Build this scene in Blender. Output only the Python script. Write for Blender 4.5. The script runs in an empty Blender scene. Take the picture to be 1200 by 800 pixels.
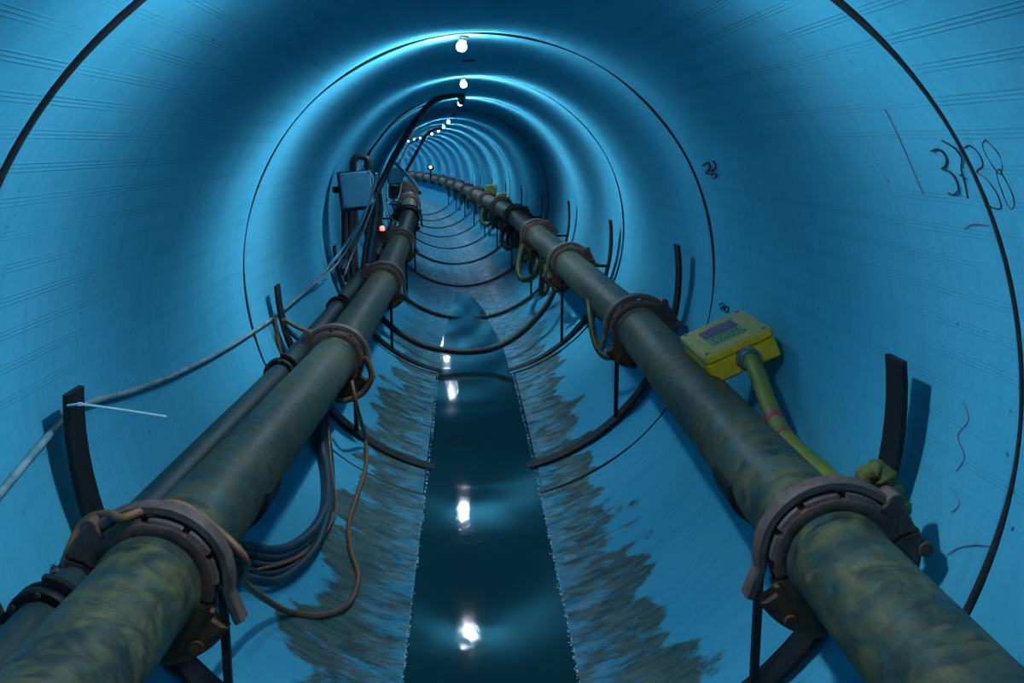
import bpy, math, random
from mathutils import Vector, Matrix
random.seed(7)
PI = math.pi
scene = bpy.context.scene
C = scene.collection

# ------------------------------------------------------------------ camera
F = 1167.0                       # focal length in pixels of a 1200 px wide frame (35 mm lens)
PITCH, YAW = math.radians(-11.138), math.radians(2.527)
CAM = Vector((-0.063, 0.0, 1.86))
def ray(x, y):
    a, b = (x-600)/F, (y-400)/F
    cp, sp = math.cos(PITCH), math.sin(PITCH)
    b2, c2 = cp*b-sp, sp*b+cp
    cy, sy = math.cos(YAW), math.sin(YAW)
    return Vector((cy*a+sy*c2, -sy*a+cy*c2, -b2))
cam_data = bpy.data.cameras.new('camera')
cam_data.sensor_width = 36; cam_data.lens = F/1200*36
cam_data.clip_start = 0.02; cam_data.clip_end = 300
cam = bpy.data.objects.new('camera', cam_data); C.objects.link(cam)
cam.location = CAM
cam.rotation_euler = ray(600, 400).to_track_quat('-Z', 'Y').to_euler()
scene.camera = cam

# ------------------------------------------------------------------ world, exposure
w = bpy.data.worlds.new('World'); scene.world = w; w.use_nodes = True
w.node_tree.nodes['Background'].inputs[0].default_value = (0.0, 0.0, 0.0, 1)
w.node_tree.nodes['Background'].inputs[1].default_value = 0.0
vs = scene.view_settings
vs.view_transform = 'Standard'; vs.look = 'None'; vs.gamma = 1; vs.use_curve_mapping = False
vs.exposure = 0.0
LAMP_WATTS = 290.0
BULB_GLOW = 14.0
LAMP_COLOR = (0.76, 0.90, 1.0)

# ------------------------------------------------------------------ tunnel geometry
RT = 1.2                         # tunnel radius
YB, SL = 2.156, 2.899            # first joint in view, ring length
YA = YB+SL
KK = 0.00208
def drop(Y): return 0.011*math.log1p(math.exp(min(Y-(YA+0.7*SL), 60)))
def cx(Y): return -KK*max(Y-YA, 0)**2
def cz(Y): return RT-drop(Y)
def jointY(n): return YA+n*SL
def rel(x, Y, z): return Vector((cx(Y)+x, Y, z-drop(Y)))     # point given relative to the tunnel axis
def at(x, y, Y):
    d = ray(x, y); return CAM+d*(Y/d.y)
def wallpt(x, y, r=RT):
    d = ray(x, y); lo = 0.3/d.y; t = lo
    while t < 60:
        P = CAM+d*t
        if math.hypot(P.x-cx(P.y), P.z-cz(P.y)) > r: return P
        t += 0.004
    return CAM+d*60

# ------------------------------------------------------------------ mesh helpers
def mesh(name, verts, faces, mat, parent=None, smooth=True, sharp=None):
    me = bpy.data.meshes.new(name)
    me.from_pydata([tuple(v) for v in verts], [], faces); me.update()
    if mat: me.materials.append(mat)
    if smooth:
        me.polygons.foreach_set('use_smooth', [True]*len(me.polygons))
        if sharp is not None: me.set_sharp_from_angle(angle=math.radians(sharp))
    o = bpy.data.objects.new(name, me); C.objects.link(o)
    if parent: o.parent = parent
    return o
def tag(o, label=None, cat=None, group=None, kind=None):
    if label: o['label'] = label
    if cat: o['category'] = cat
    if group: o['group'] = group
    if kind: o['kind'] = kind
    return o
def empty(name, loc=(0, 0, 0)):
    o = bpy.data.objects.new(name, None); C.objects.link(o); o.location = loc
    o.empty_display_size = 0.1
    return o
class MB:
    def __init__(s): s.v = []; s.f = []
    def add(s, v, f):
        b = len(s.v); s.v += [Vector(p) for p in v]; s.f += [tuple(i+b for i in q) for q in f]; return s
    def box(s, c, size, M=None, bev=0.0):
        hx, hy, hz = [q/2 for q in size]; c = Vector(c)
        if bev <= 0:
            vs_ = [Vector((x*hx, y*hy, z*hz)) for x in (-1, 1) for y in (-1, 1) for z in (-1, 1)]
            fs = [(0, 1, 3, 2), (4, 6, 7, 5), (0, 4, 5, 1), (2, 3, 7, 6), (0, 2, 6, 4), (1, 5, 7, 3)]
        else:
            b = bev; vs_ = []; fs = []
            def idx(a, sx, sy, sz): return {(-1,-1,-1):0,(-1,-1,1):1,(-1,1,-1):2,(-1,1,1):3,(1,-1,-1):4,(1,-1,1):5,(1,1,-1):6,(1,1,1):7}[(sx,sy,sz)]*3+a
            for sx in (-1, 1):
                for sy in (-1, 1):
                    for sz in (-1, 1):
                        vs_.append(Vector((sx*hx, sy*(hy-b), sz*(hz-b))))
                        vs_.append(Vector((sx*(hx-b), sy*hy, sz*(hz-b))))
                        vs_.append(Vector((sx*(hx-b), sy*(hy-b), sz*hz)))
            for sg in (-1, 1):
                q = [idx(0, sg, a, d) for a, d in ((-1,-1),(1,-1),(1,1),(-1,1))]; fs.append(tuple(q if sg > 0 else q[::-1]))
                q = [idx(1, a, sg, d) for a, d in ((-1,-1),(1,-1),(1,1),(-1,1))]; fs.append(tuple(q[::-1] if sg > 0 else q))
                q = [idx(2, a, d, sg) for a, d in ((-1,-1),(1,-1),(1,1),(-1,1))]; fs.append(tuple(q if sg > 0 else q[::-1]))
            for a in (-1, 1):
                for d in (-1, 1):
                    fs.append((idx(0,a,d,-1), idx(0,a,d,1), idx(1,a,d,1), idx(1,a,d,-1)))
                    fs.append((idx(0,a,-1,d), idx(0,a,1,d), idx(2,a,1,d), idx(2,a,-1,d)))
                    fs.append((idx(1,-1,a,d), idx(1,1,a,d), idx(2,1,a,d), idx(2,-1,a,d)))
                    for e in (-1, 1): fs.append((idx(0,a,d,e), idx(1,a,d,e), idx(2,a,d,e)))
        if M: vs_ = [M @ p for p in vs_]
        return s.add([p+c for p in vs_], fs)
    def sweep(s, centers, frames, prof, closed=False, cap=True):
        """prof: list of (a,b); frames: list of (u,v) vectors"""
        n = len(prof); b = len(s.v)
        for c, (u, v) in zip(centers, frames):
            for (p, q) in prof: s.v.append(Vector(c)+u*p+v*q)
        m = len(centers)
        for i in range(m if closed else m-1):
            j = (i+1) % m
            for k in range(n):
                l = (k+1) % n
                s.f.append((b+i*n+k, b+i*n+l, b+j*n+l, b+j*n+k))
        if cap and not closed:
            s.f.append(tuple(b+k for k in range(n))[::-1]); s.f.append(tuple(b+(m-1)*n+k for k in range(n)))
        return s
    def tube(s, pts, r, n=10, cap=True):
        pts = [Vector(p) for p in pts]
        m = len(pts); T = []
        for i in range(m):
            a = pts[max(i-1, 0)]; c = pts[min(i+1, m-1)]
            t = (c-a); T.append(t.normalized() if t.length > 1e-9 else Vector((0, 1, 0)))
        up = Vector((0, 0, 1)) if abs(T[0].z) < 0.9 else Vector((1, 0, 0))
        u = (up-T[0]*up.dot(T[0])).normalized(); fr = []
        for t in T:
            u = (u-t*u.dot(t)).normalized(); fr.append((u, t.cross(u)))
        rs = r if isinstance(r, (list, tuple)) else [r]*m
        b = len(s.v)
        for c, (p, q), rr in zip(pts, fr, rs):
            for k in range(n):
                a = 2*PI*k/n; s.v.append(c+p*(math.cos(a)*rr)+q*(math.sin(a)*rr))
        for i in range(m-1):
            for k in range(n):
                l = (k+1) % n; s.f.append((b+i*n+k, b+i*n+l, b+(i+1)*n+l, b+(i+1)*n+k))
        if cap:
            s.f.append(tuple(b+k for k in range(n))[::-1]); s.f.append(tuple(b+(m-1)*n+k for k in range(n)))
        return s
    def lathe(s, prof, n=24, M=None, cap=True):
        """prof: list of (r, h) around local z"""
        M = M or Matrix.Identity(4); b = len(s.v)
        for r, h in prof:
            for k in range(n):
                a = 2*PI*k/n; s.v.append(M @ Vector((r*math.cos(a), r*math.sin(a), h)))
        for i in range(len(prof)-1):
            for k in range(n):
                l = (k+1) % n; s.f.append((b+i*n+k, b+i*n+l, b+(i+1)*n+l, b+(i+1)*n+k))
        if cap:
            m = len(prof)-1
            s.f.append(tuple(b+k for k in range(n))[::-1]); s.f.append(tuple(b+m*n+k for k in range(n)))
        return s
    def arc(s, th0, th1, prof, n=24, y=0.0):
        """sweep profile (radial r, axial y) through angles (deg) in the local xz plane"""
        cs = []; fr = []
        for i in range(n+1):
            a = math.radians(th0+(th1-th0)*i/n)
            cs.append((0, y, 0)); fr.append((Vector((math.cos(a), 0, math.sin(a))), Vector((0, 1, 0))))
        return s.sweep(cs, fr, prof)
    def flip(s):
        s.v = [Vector((-p.x, p.y, p.z)) for p in s.v]; s.f = [q[::-1] for q in s.f]; return s
    def build(s, name, mat, parent=None, smooth=True, sharp=35): return mesh(name, s.v, s.f, mat, parent, smooth, sharp)
def spline(pts, k=8):
    pts = [Vector(p) for p in pts]; out = []
    for i in range(len(pts)-1):
        p0 = pts[max(i-1, 0)]; p1 = pts[i]; p2 = pts[i+1]; p3 = pts[min(i+2, len(pts)-1)]
        for j in range(k):
            t = j/k
            out.append(0.5*((2*p1)+(p2-p0)*t+(2*p0-5*p1+4*p2-p3)*t*t+(3*p1-p0-3*p2+p3)*t**3))
    out.append(pts[-1]); return out
def copy_tree(o, parent=None):
    c = o.copy(); C.objects.link(c); c.parent = parent
    for ch in list(o.children): copy_tree(ch, c)
    return c

# ------------------------------------------------------------------ materials
def new_mat(name):
    m = bpy.data.materials.new(name); m.use_nodes = True
    nt = m.node_tree; b = nt.nodes['Principled BSDF']
    return m, nt, b
class NB:
    def __init__(s, nt): s.nt = nt
    def n(s, t, **kw):
        nd = s.nt.nodes.new(t)
        for k, v in kw.items(): setattr(nd, k, v)
        return nd
    def l(s, a, b): s.nt.links.new(a, b)
    def put(s, sock, v):
        if isinstance(v, bpy.types.NodeSocket): s.l(v, sock)
        else: sock.default_value = v
    def math(s, op, a, b=0.0, c=0.0, clamp=False):
        nd = s.n('ShaderNodeMath', operation=op, use_clamp=clamp)
        s.put(nd.inputs[0], a); s.put(nd.inputs[1], b); s.put(nd.inputs[2], c); return nd.outputs[0]
    def noise(s, vec, scale, detail=4, rough=0.5, dist=0.0):
        nd = s.n('ShaderNodeTexNoise'); nd.inputs['Scale'].default_value = scale
        nd.inputs['Detail'].default_value = detail; nd.inputs['Roughness'].default_value = rough
        nd.inputs['Distortion'].default_value = dist
        if vec is not None: s.l(vec, nd.inputs['Vector'])
        return nd.outputs['Fac']
    def sm(s, v, a, b, lo=0.0, hi=1.0):
        nd = s.n('ShaderNodeMapRange', interpolation_type='SMOOTHSTEP')
        s.put(nd.inputs[0], v); s.put(nd.inputs[1], a); s.put(nd.inputs[2], b); s.put(nd.inputs[3], lo); s.put(nd.inputs[4], hi)
        return nd.outputs[0]
    def mix(s, f, a, b):
        nd = s.n('ShaderNodeMix', data_type='RGBA')
        s.put(nd.inputs['Factor'], f)
        s.put(nd.inputs[6], a if isinstance(a, bpy.types.NodeSocket) else (*a, 1) if len(a) == 3 else a)
        s.put(nd.inputs[7], b if isinstance(b, bpy.types.NodeSocket) else (*b, 1) if len(b) == 3 else b)
        return nd.outputs[2]
    def scale(s, vec, v):
        nd = s.n('ShaderNodeMapping'); s.l(vec, nd.inputs['Vector']); nd.inputs['Scale'].default_value = v; return nd.outputs[0]
    def bump(s, h, strength, dist, normal=None):
        nd = s.n('ShaderNodeBump'); nd.inputs['Strength'].default_value = strength; nd.inputs['Distance'].default_value = dist
        s.l(h, nd.inputs['Height'])
        if normal is not None: s.l(normal, nd.inputs['Normal'])
        return nd.outputs[0]

def mat_simple(name, c1, c2, scale=12, rough=0.5, metal=0.0, bump=0.2, stretch=(1, 1, 1), c3=None, spec=0.5):
    m, nt, b = new_mat(name); k = NB(nt)
    tc = k.n('ShaderNodeTexCoord').outputs['Object']
    v = k.scale(tc, stretch)
    f = k.sm(k.noise(v, scale, 6, 0.6, 0.3), 0.35, 0.65)
    col = k.mix(f, c1, c2)
    if c3: col = k.mix(k.sm(k.noise(v, scale*0.45, 5, 0.65), 0.55, 0.68), col, c3)
    k.l(col, b.inputs['Base Color'])
    b.inputs['Roughness'].default_value = rough; b.inputs['Metallic'].default_value = metal
    b.inputs['Specular IOR Level'].default_value = spec
    if bump: k.l(k.bump(k.noise(v, scale*4, 5, 0.6), bump, 0.004), b.inputs['Normal'])
    return m

def wall_material():
    m, nt, b = new_mat('painted_lining'); k = NB(nt)
    uv = k.n('ShaderNodeUVMap', uv_map='UVMap').outputs[0]
    sp = k.n('ShaderNodeSeparateXYZ'); k.l(uv, sp.inputs[0]); th, yy = sp.outputs[0], sp.outputs[1]   # angle from invert (rad), metres along
    big = k.noise(k.scale(uv, (1.2, 0.9, 1)), 1.3, 4, 0.55)
    streak = k.noise(k.scale(uv, (1.0, 9.0, 1)), 2.2, 5, 0.6)
    fine = k.noise(k.scale(uv, (60, 60, 1)), 1.0, 3, 0.6)
    base = k.mix(k.sm(big, 0.3, 0.7), (0.060, 0.405, 0.60), (0.085, 0.46, 0.66))
    base = k.mix(k.math('MULTIPLY', k.sm(streak, 0.45, 0.75), 0.35), base, (0.035, 0.30, 0.49))
    base = k.mix(k.math('MULTIPLY', k.sm(fine, 0.35, 0.65), 0.16), base, (0.03, 0.26, 0.43))
    # triple casting lines running along the ring
    fr = k.math('FRACT', k.math('MULTIPLY', th, 88/(2*PI)))
    def line(c, wd): return k.sm(k.math('ABSOLUTE', k.math('SUBTRACT', fr, c)), wd, wd*0.4)
    ln = k.math('MAXIMUM', k.math('MAXIMUM', line(0.38, 0.03), line(0.5, 0.03)), line(0.62, 0.03))
    lnm = k.math('MULTIPLY', ln, k.sm(k.noise(k.scale(uv, (3, 0.7, 1)), 2.0, 3), 0.38, 0.62, 0.15, 0.8))
    up = k.sm(k.math('ABSOLUTE', th), 1.2, 1.6)
    lnm = k.math('MULTIPLY', lnm, up)
    base = k.mix(k.math('MULTIPLY', lnm, 0.45), base, (0.03, 0.24, 0.40))
    # specks and scuffs
    sn = k.noise(k.scale(uv, (22, 22, 1)), 1.6, 3, 0.7)
    spm = k.math('MULTIPLY', k.sm(sn, 0.65, 0.70), k.sm(k.noise(uv, 2.2, 2), 0.45, 0.62))
    base = k.mix(k.math('MULTIPLY', spm, 0.8), base, (0.02, 0.05, 0.06))
    # mud on the invert
    ath = k.math('ABSOLUTE', th)
    mn = k.noise(k.scale(uv, (4.0, 13.0, 1)), 2.4, 10, 0.78, 0.5)
    mb = k.noise(k.scale(uv, (1.3, 1.5, 1)), 2.0, 4, 0.5, 0.25)
    zone = k.sm(k.math('SUBTRACT', k.math('ADD', mb, k.math('MULTIPLY', k.noise(uv, 11.0, 7, 0.66, 0.3), 0.25)), k.sm(ath, 0.34, 0.88, 0.42, 0.95)), -0.02, 0.045)
    mm = k.noise(k.scale(uv, (2.4, 3.4, 1)), 2.6, 6, 0.62, 0.7)
    cover = k.sm(k.math('ADD', k.math('ADD', k.math('MULTIPLY', mn, 0.6), k.math('MULTIPLY', mm, 0.55)), k.sm(ath, 0.25, 0.60, -0.03, 0.10)), 0.50, 0.62)
    mud = k.math('MULTIPLY', zone, k.math('ADD', 0.30, k.math('MULTIPLY', cover, 0.70)))
    farf = k.sm(yy, 7.0, 11.0, 1.0, 0.35)
    mud = k.math('MULTIPLY', mud, farf)
    mcol = k.mix(k.sm(k.noise(k.scale(uv, (3, 14, 1)), 2.0, 6, 0.7), 0.35, 0.65), (0.034, 0.062, 0.052), (0.105, 0.130, 0.085))
    col = k.mix(k.math('MULTIPLY', mud, 0.90), base, mcol)
    k.l(col, b.inputs['Base Color'])
    wet = k.sm(ath, 0.62, 0.25)
    wetn = k.math('MULTIPLY', wet, k.sm(k.noise(k.scale(uv, (4, 6, 1)), 2.0, 4), 0.40, 0.60))
    rough = k.math('ADD', 0.58, k.math('MULTIPLY', wetn, -0.34))
    rough = k.math('ADD', rough, k.math('MULTIPLY', mud, 0.05))
    k.l(rough, b.inputs['Roughness'])
    k.l(k.math('MULTIPLY', wetn, 0.45), b.inputs['Specular IOR Level'])
    h = k.math('ADD', k.math('MULTIPLY', fine, 0.12), k.math('MULTIPLY', lnm, -0.5))
    h = k.math('ADD', h, k.math('MULTIPLY', mud, 0.9))
    h = k.math('ADD', h, k.math('MULTIPLY', k.math('MULTIPLY', mn, wet), 1.2))
    soft = k.noise(k.scale(uv, (2, 3, 1)), 2.0, 2)
    k.l(k.bump(h, 0.5, 0.0035, k.bump(soft, 0.25, 0.01)), b.inputs['Normal'])
    return m
M_WALL = wall_material()

def water_material():
    m, nt, b = new_mat('murky_water'); k = NB(nt)
    pos = k.n('ShaderNodeNewGeometry').outputs['Position']
    n1 = k.noise(k.scale(pos, (5, 3, 1)), 1.0, 3, 0.5, 0.4)
    n2 = k.noise(k.scale(pos, (34, 22, 1)), 1.0, 4, 0.6, 0.6)
    b.inputs['Base Color'].default_value = (0.008, 0.050, 0.064, 1)
    b.inputs['Roughness'].default_value = 0.05; b.inputs['IOR'].default_value = 1.33
    h = k.math('ADD', n1, k.math('MULTIPLY', n2, 0.34))
    rip = k.sm(k.noise(k.scale(pos, (0.4, 1.1, 1)), 1.3, 2), 0.42, 0.62, 0.12, 1.0)
    k.l(k.bump(k.math('MULTIPLY', h, rip), 0.30, 0.005), b.inputs['Normal'])
    return m
M_WATER = water_material()

def pipe_material():
    m, nt, b = new_mat('weathered_pipe_steel'); k = NB(nt)
    tc = k.n('ShaderNodeTexCoord').outputs['Object']
    v = k.scale(tc, (1, 1, 1))
    band = k.scale(tc, (2.6, 4.2, 2.6))
    a = k.sm(k.noise(v, 6.5, 7, 0.68, 1.2), 0.38, 0.62)
    c = k.mix(a, (0.036, 0.064, 0.046), (0.120, 0.122, 0.048))
    d = k.sm(k.noise(band, 2.4, 8, 0.70, 1.6), 0.44, 0.64)
    c = k.mix(k.math('MULTIPLY', d, 0.85), c, (0.010, 0.022, 0.024))
    e = k.sm(k.noise(k.scale(tc, (3, 1.4, 3)), 3.1, 5, 0.6), 0.52, 0.66)
    c = k.mix(k.math('MULTIPLY', e, 0.5), c, (0.050, 0.105, 0.110))
    g = k.sm(k.noise(v, 38, 4, 0.7), 0.60, 0.70)
    c = k.mix(k.math('MULTIPLY', g, 0.6), c, (0.012, 0.020, 0.022))
    g2 = k.sm(k.noise(k.scale(tc, (30, 9, 30)), 1.0, 6, 0.72, 1.0), 0.42, 0.62)
    c = k.mix(k.math('MULTIPLY', g2, 0.35), c, (0.012, 0.022, 0.020))
    g3 = k.sm(k.noise(k.scale(tc, (9, 30, 9)), 1.3, 6, 0.72, 0.6), 0.60, 0.72)
    c = k.mix(k.math('MULTIPLY', g3, 0.45), c, (0.085, 0.120, 0.105))
    k.l(c, b.inputs['Base Color'])
    k.l(k.sm(a, 0, 1, 0.42, 0.62), b.inputs['Roughness'])
    h = k.math('ADD', k.noise(band, 12, 5, 0.6), k.math('MULTIPLY', k.noise(v, 30, 4, 0.6), 0.5))
    k.l(k.bump(h, 0.35, 0.004), b.inputs['Normal'])
    return m
M_PIPE = pipe_material()
M_PIPE2 = mat_simple('dark_teal_pipe', (0.009, 0.028, 0.032), (0.018, 0.046, 0.048), 9, 0.5, 0, 0.25, (1, 1, 1), (0.02, 0.03, 0.03))
M_CLAMP = mat_simple('rusted_clamp_iron', (0.060, 0.028, 0.020), (0.115, 0.070, 0.055), 22, 0.6, 0.0, 0.5, (1, 1, 1), (0.12, 0.042, 0.020))
M_LEVER = mat_simple('worn_lever_iron', (0.085, 0.050, 0.042), (0.145, 0.105, 0.090), 16, 0.55, 0.0, 0.4, (1, 1, 1), (0.07, 0.026, 0.022))
M_RUST = mat_simple('orange_rust', (0.070, 0.026, 0.010), (0.14, 0.058, 0.020), 26, 0.75, 0, 0.6, (1, 1, 1), (0.04, 0.02, 0.015))
M_BLACK = mat_simple('black_steel', (0.004, 0.006, 0.008), (0.012, 0.015, 0.018), 20, 0.55, 0.0, 0.3, (1, 1, 1), (0.022, 0.010, 0.007), 0.3)
M_SEAL = mat_simple('black_rubber_seal', (0.006, 0.010, 0.013), (0.014, 0.022, 0.028), 30, 0.6, 0.0, 0.4)
M_BACK = mat_simple('dark_joint_gap', (0.006, 0.010, 0.012), (0.010, 0.016, 0.02), 20, 0.8, 0, 0)
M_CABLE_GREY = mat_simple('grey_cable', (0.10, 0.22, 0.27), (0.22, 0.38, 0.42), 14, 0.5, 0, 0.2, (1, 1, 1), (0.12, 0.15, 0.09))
M_CABLE_BLACK = mat_simple('black_cable', (0.006, 0.010, 0.014), (0.016, 0.022, 0.028), 14, 0.45, 0, 0.2)
M_CABLE_BLUE = mat_simple('blue_black_cable', (0.008, 0.030, 0.055), (0.02, 0.06, 0.09), 14, 0.45, 0, 0.2)
M_CABLE_ORANGE = mat_simple('orange_cable', (0.24, 0.10, 0.035), (0.16, 0.085, 0.045), 9, 0.5, 0, 0.2, (1, 1, 1), (0.11, 0.07, 0.05))
M_CABLE_RED = mat_simple('dark_red_cable', (0.05, 0.012, 0.014), (0.08, 0.02, 0.02), 14, 0.5, 0, 0.2)
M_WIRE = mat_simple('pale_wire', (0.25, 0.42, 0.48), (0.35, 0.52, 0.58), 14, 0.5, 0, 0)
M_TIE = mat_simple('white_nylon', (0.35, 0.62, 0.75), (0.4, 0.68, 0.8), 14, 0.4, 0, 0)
M_YELLOW = mat_simple('yellow_enclosure', (0.85, 0.53, 0.008), (0.72, 0.43, 0.006), 18, 0.45, 0, 0.2, (1, 1, 1), (0.30, 0.20, 0.02))
M_LID = mat_simple('dusty_yellow_lid', (0.42, 0.37, 0.12), (0.52, 0.42, 0.09), 12, 0.55, 0, 0.2, (1, 1, 1), (0.26, 0.29, 0.16))
M_PURPLE = mat_simple('purple_sticker', (0.12, 0.06, 0.16), (0.16, 0.08, 0.19), 16, 0.5, 0, 0)
M_GREENST = mat_simple('green_sticker', (0.10, 0.28, 0.12), (0.13, 0.33, 0.14), 16, 0.5, 0, 0)
M_TEXTDARK = mat_simple('sticker_ink', (0.03, 0.07, 0.05), (0.03, 0.06, 0.05), 16, 0.6, 0, 0)
M_GLAND = mat_simple('zinc_gland', (0.10, 0.16, 0.18), (0.22, 0.30, 0.32), 30, 0.35, 0.6, 0.3)
M_HOSE = mat_simple('yellow_green_hose', (0.17, 0.195, 0.016), (0.11, 0.145, 0.018), 14, 0.55, 0, 0.3, (1, 1, 1), (0.08, 0.10, 0.025))
M_HOSE_DIRTY = mat_simple('dirty_green_hose', (0.028, 0.045, 0.008), (0.055, 0.068, 0.010), 14, 0.55, 0, 0.3, (1, 1, 1), (0.018, 0.028, 0.012))
M_HOSE_END = mat_simple('olive_hose_end', (0.10, 0.115, 0.012), (0.055, 0.072, 0.014), 22, 0.6, 0, 0.5, (1, 1, 1), (0.035, 0.045, 0.015))
M_REDBAND = mat_simple('red_tape', (0.30, 0.025, 0.06), (0.24, 0.02, 0.05), 14, 0.5, 0, 0)
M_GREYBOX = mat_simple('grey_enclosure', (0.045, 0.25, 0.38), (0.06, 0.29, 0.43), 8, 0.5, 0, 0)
M_INK = mat_simple('black_marker_ink', (0.008, 0.015, 0.03), (0.012, 0.02, 0.04), 20, 0.6, 0, 0)
M_CHALK = mat_simple('red_chalk', (0.22, 0.13, 0.26), (0.18, 0.12, 0.25), 20, 0.8, 0, 0)
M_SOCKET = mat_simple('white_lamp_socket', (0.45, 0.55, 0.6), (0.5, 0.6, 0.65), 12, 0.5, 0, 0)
def emission(name, col, strength):
    m, nt, b = new_mat(name)
    b.inputs['Base Color'].default_value = (0.8, 0.8, 0.8, 1)
    b.inputs['Emission Color'].default_value = (*col, 1); b.inputs['Emission Strength'].default_value = strength
    return m
M_BULB = emission('lit_bulb_glass', LAMP_COLOR, BULB_GLOW)
M_BULB_OFF = mat_simple('unlit_bulb_glass', (0.05, 0.12, 0.15), (0.07, 0.15, 0.18), 12, 0.1, 0, 0)
M_REDLAMP = emission('red_indicator', (1.0, 0.12, 0.05), 2.5)

# ------------------------------------------------------------------ tunnel lining
N0, N1 = -4, 22
YS = jointY(N0); YE = jointY(N1)
NSEG = 144
def ring_rows(rows):
    v = []
    for Y, r, dx, dz in rows:
        for i in range(NSEG):
            a = 2*PI*i/NSEG
            v.append((cx(Y)+dx+r*math.sin(a), Y, cz(Y)+dz-r*math.cos(a)))
    f = []
    for j in range(len(rows)-1):
        for i in range(NSEG):
            l = (i+1) % NSEG
            f.append((j*NSEG+i, (j+1)*NSEG+i, (j+1)*NSEG+l, j*NSEG+l))
    return v, f
nback = 60
v, f = ring_rows([(YS+(YE-YS)*i/nback, RT+0.05, 0, 0) for i in range(nback+1)])
wall = mesh('wall_tunnel', v, f, M_BACK)
tag(wall, 'round blue painted tunnel lining made of short jointed rings', None, None, 'structure')
OFFS = {-1: (0.004, 0.0), 0: (0.006, -0.004), 1: (-0.004, 0.003), 2: (0.005, 0.0)}
for n in range(N0, N1):
    Y0, Y1 = jointY(n)+0.006, jointY(n+1)-0.006
    dx, dz = OFFS.get(n, (random.uniform(-.004, .004), random.uniform(-.004, .004)))
    rows = [(Y0, RT+0.045, dx, dz), (Y0, RT+0.006, dx, dz), (Y0+0.006, RT+0.001, dx, dz), (Y0+0.02, RT, dx, dz)]
    m_ = 7
    rows += [(Y0+0.05+(Y1-Y0-0.10)*i/m_, RT, dx, dz) for i in range(m_+1)]
    rows += [(Y1-0.02, RT, dx, dz), (Y1-0.006, RT+0.001, dx, dz), (Y1, RT+0.006, dx, dz), (Y1, RT+0.045, dx, dz)]
    v, f = ring_rows(rows)
    o = mesh('lining_ring', v, f, M_WALL, wall)
    uvl = o.data.uv_layers.new(name='UVMap')
    seedv = 0.0
    for p in o.data.polygons:
        cols = [o.data.loops[li].vertex_index % NSEG for li in p.loop_indices]
        wrap = max(cols)-min(cols) > NSEG/2
        for li in p.loop_indices:
            vi = o.data.loops[li].vertex_index; c = vi % NSEG; rw = rows[vi//NSEG]
            # the seam of the angle sits at the crown
            a = 2*PI*c/NSEG
            if wrap and c < NSEG/2: a += 2*PI
            mid = sum((2*PI*q/NSEG+(2*PI if (wrap and q < NSEG/2) else 0)) for q in cols)/len(cols)
            if mid > PI: a -= 2*PI
            uvl.data[li].uv = (a, rw[0])
    # joint seal at the start of this ring
    big = 0.011 if n == -1 else 0.009 if n == 0 else 0.006
    rnd = random.Random(n+50); ph = [rnd.uniform(0, 6.28) for _ in range(4)]
    mb = MB(); cs = []; fr = []; K = 180
    vv = []; ff = []
    Yj = jointY(n)
    for i in range(K):
        a = 2*PI*i/K
        wob = 0.5+0.5*math.sin(3*a+ph[0])*math.sin(7*a+ph[1])
        rr = big*(0.55+0.75*wob); off = 0.003*math.sin(5*a+ph[2])+0.002*math.sin(13*a+ph[3])
        rc = RT+0.004-0.004*wob
        for q in range(6):
            b_ = 2*PI*q/6
            r_ = rc+rr*math.cos(b_); y_ = Yj+off+rr*0.9*math.sin(b_)
            vv.append((cx(Yj)+dx*0.5+r_*math.sin(a), y_, cz(Yj)+dz*0.5-r_*math.cos(a)))
    for i in range(K):
        j = (i+1) % K
        for q in range(6):
            p = (q+1) % 6; ff.append((i*6+q, i*6+p, j*6+p, j*6+q))
    mesh('joint_seal', vv, ff, M_SEAL, wall)

# ------------------------------------------------------------------ water in the invert
vv = []; ff = []
WZ = 0.040; HW = 0.33; ny = 120; nx = 4
for j in range(ny+1):
    Y = YS+(13.0-YS)*j/ny
    for i in range(nx+1):
        wz = WZ-0.038*min(1, max(0, (Y-9.0)/4.0)); vv.append((cx(Y)-HW+2*HW*i/nx+0.003, Y, wz-drop(Y)))
for j in range(ny):
    for i in range(nx):
        a = j*(nx+1)+i; ff.append((a, a+1, a+nx+2, a+nx+1))
water = mesh('water', vv, ff, M_WATER)
tag(water, 'dark shallow water lying along the bottom of the tunnel', 'water', None, 'stuff')

# flecks of foam along both water edges
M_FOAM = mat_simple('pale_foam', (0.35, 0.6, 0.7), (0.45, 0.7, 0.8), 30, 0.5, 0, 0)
mb = MB(); rf = random.Random(3)
for sgn in (-1, 1):
    for _ in range(520):
        Y = 2.3+9.0*rf.random()**1.3
        wz = WZ-0.038*min(1, max(0, (Y-9.0)/4.0))
        hw_ = math.sqrt(RT**2-(RT-wz)**2)
        a_ = rf.uniform(0.0015, 0.0042); b_ = a_*rf.uniform(1.0, 3.2); c = Vector((cx(Y)+0.003+sgn*(hw_+rf.gauss(-0.001, 0.004)), Y, wz-drop(Y)+0.0008))
        mb.add([c+Vector((a_*math.cos(q*PI/3), b_*math.sin(q*PI/3), 0)) for q in range(6)]+[c+Vector((0, 0, a_*0.8))], [(q, (q+1) % 6, 6) for q in range(6)])
foam = mb.build('foam', M_FOAM, None, True, None)
tag(foam, 'pale foam flecks along both edges of the water', 'foam', None, 'stuff')
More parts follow.
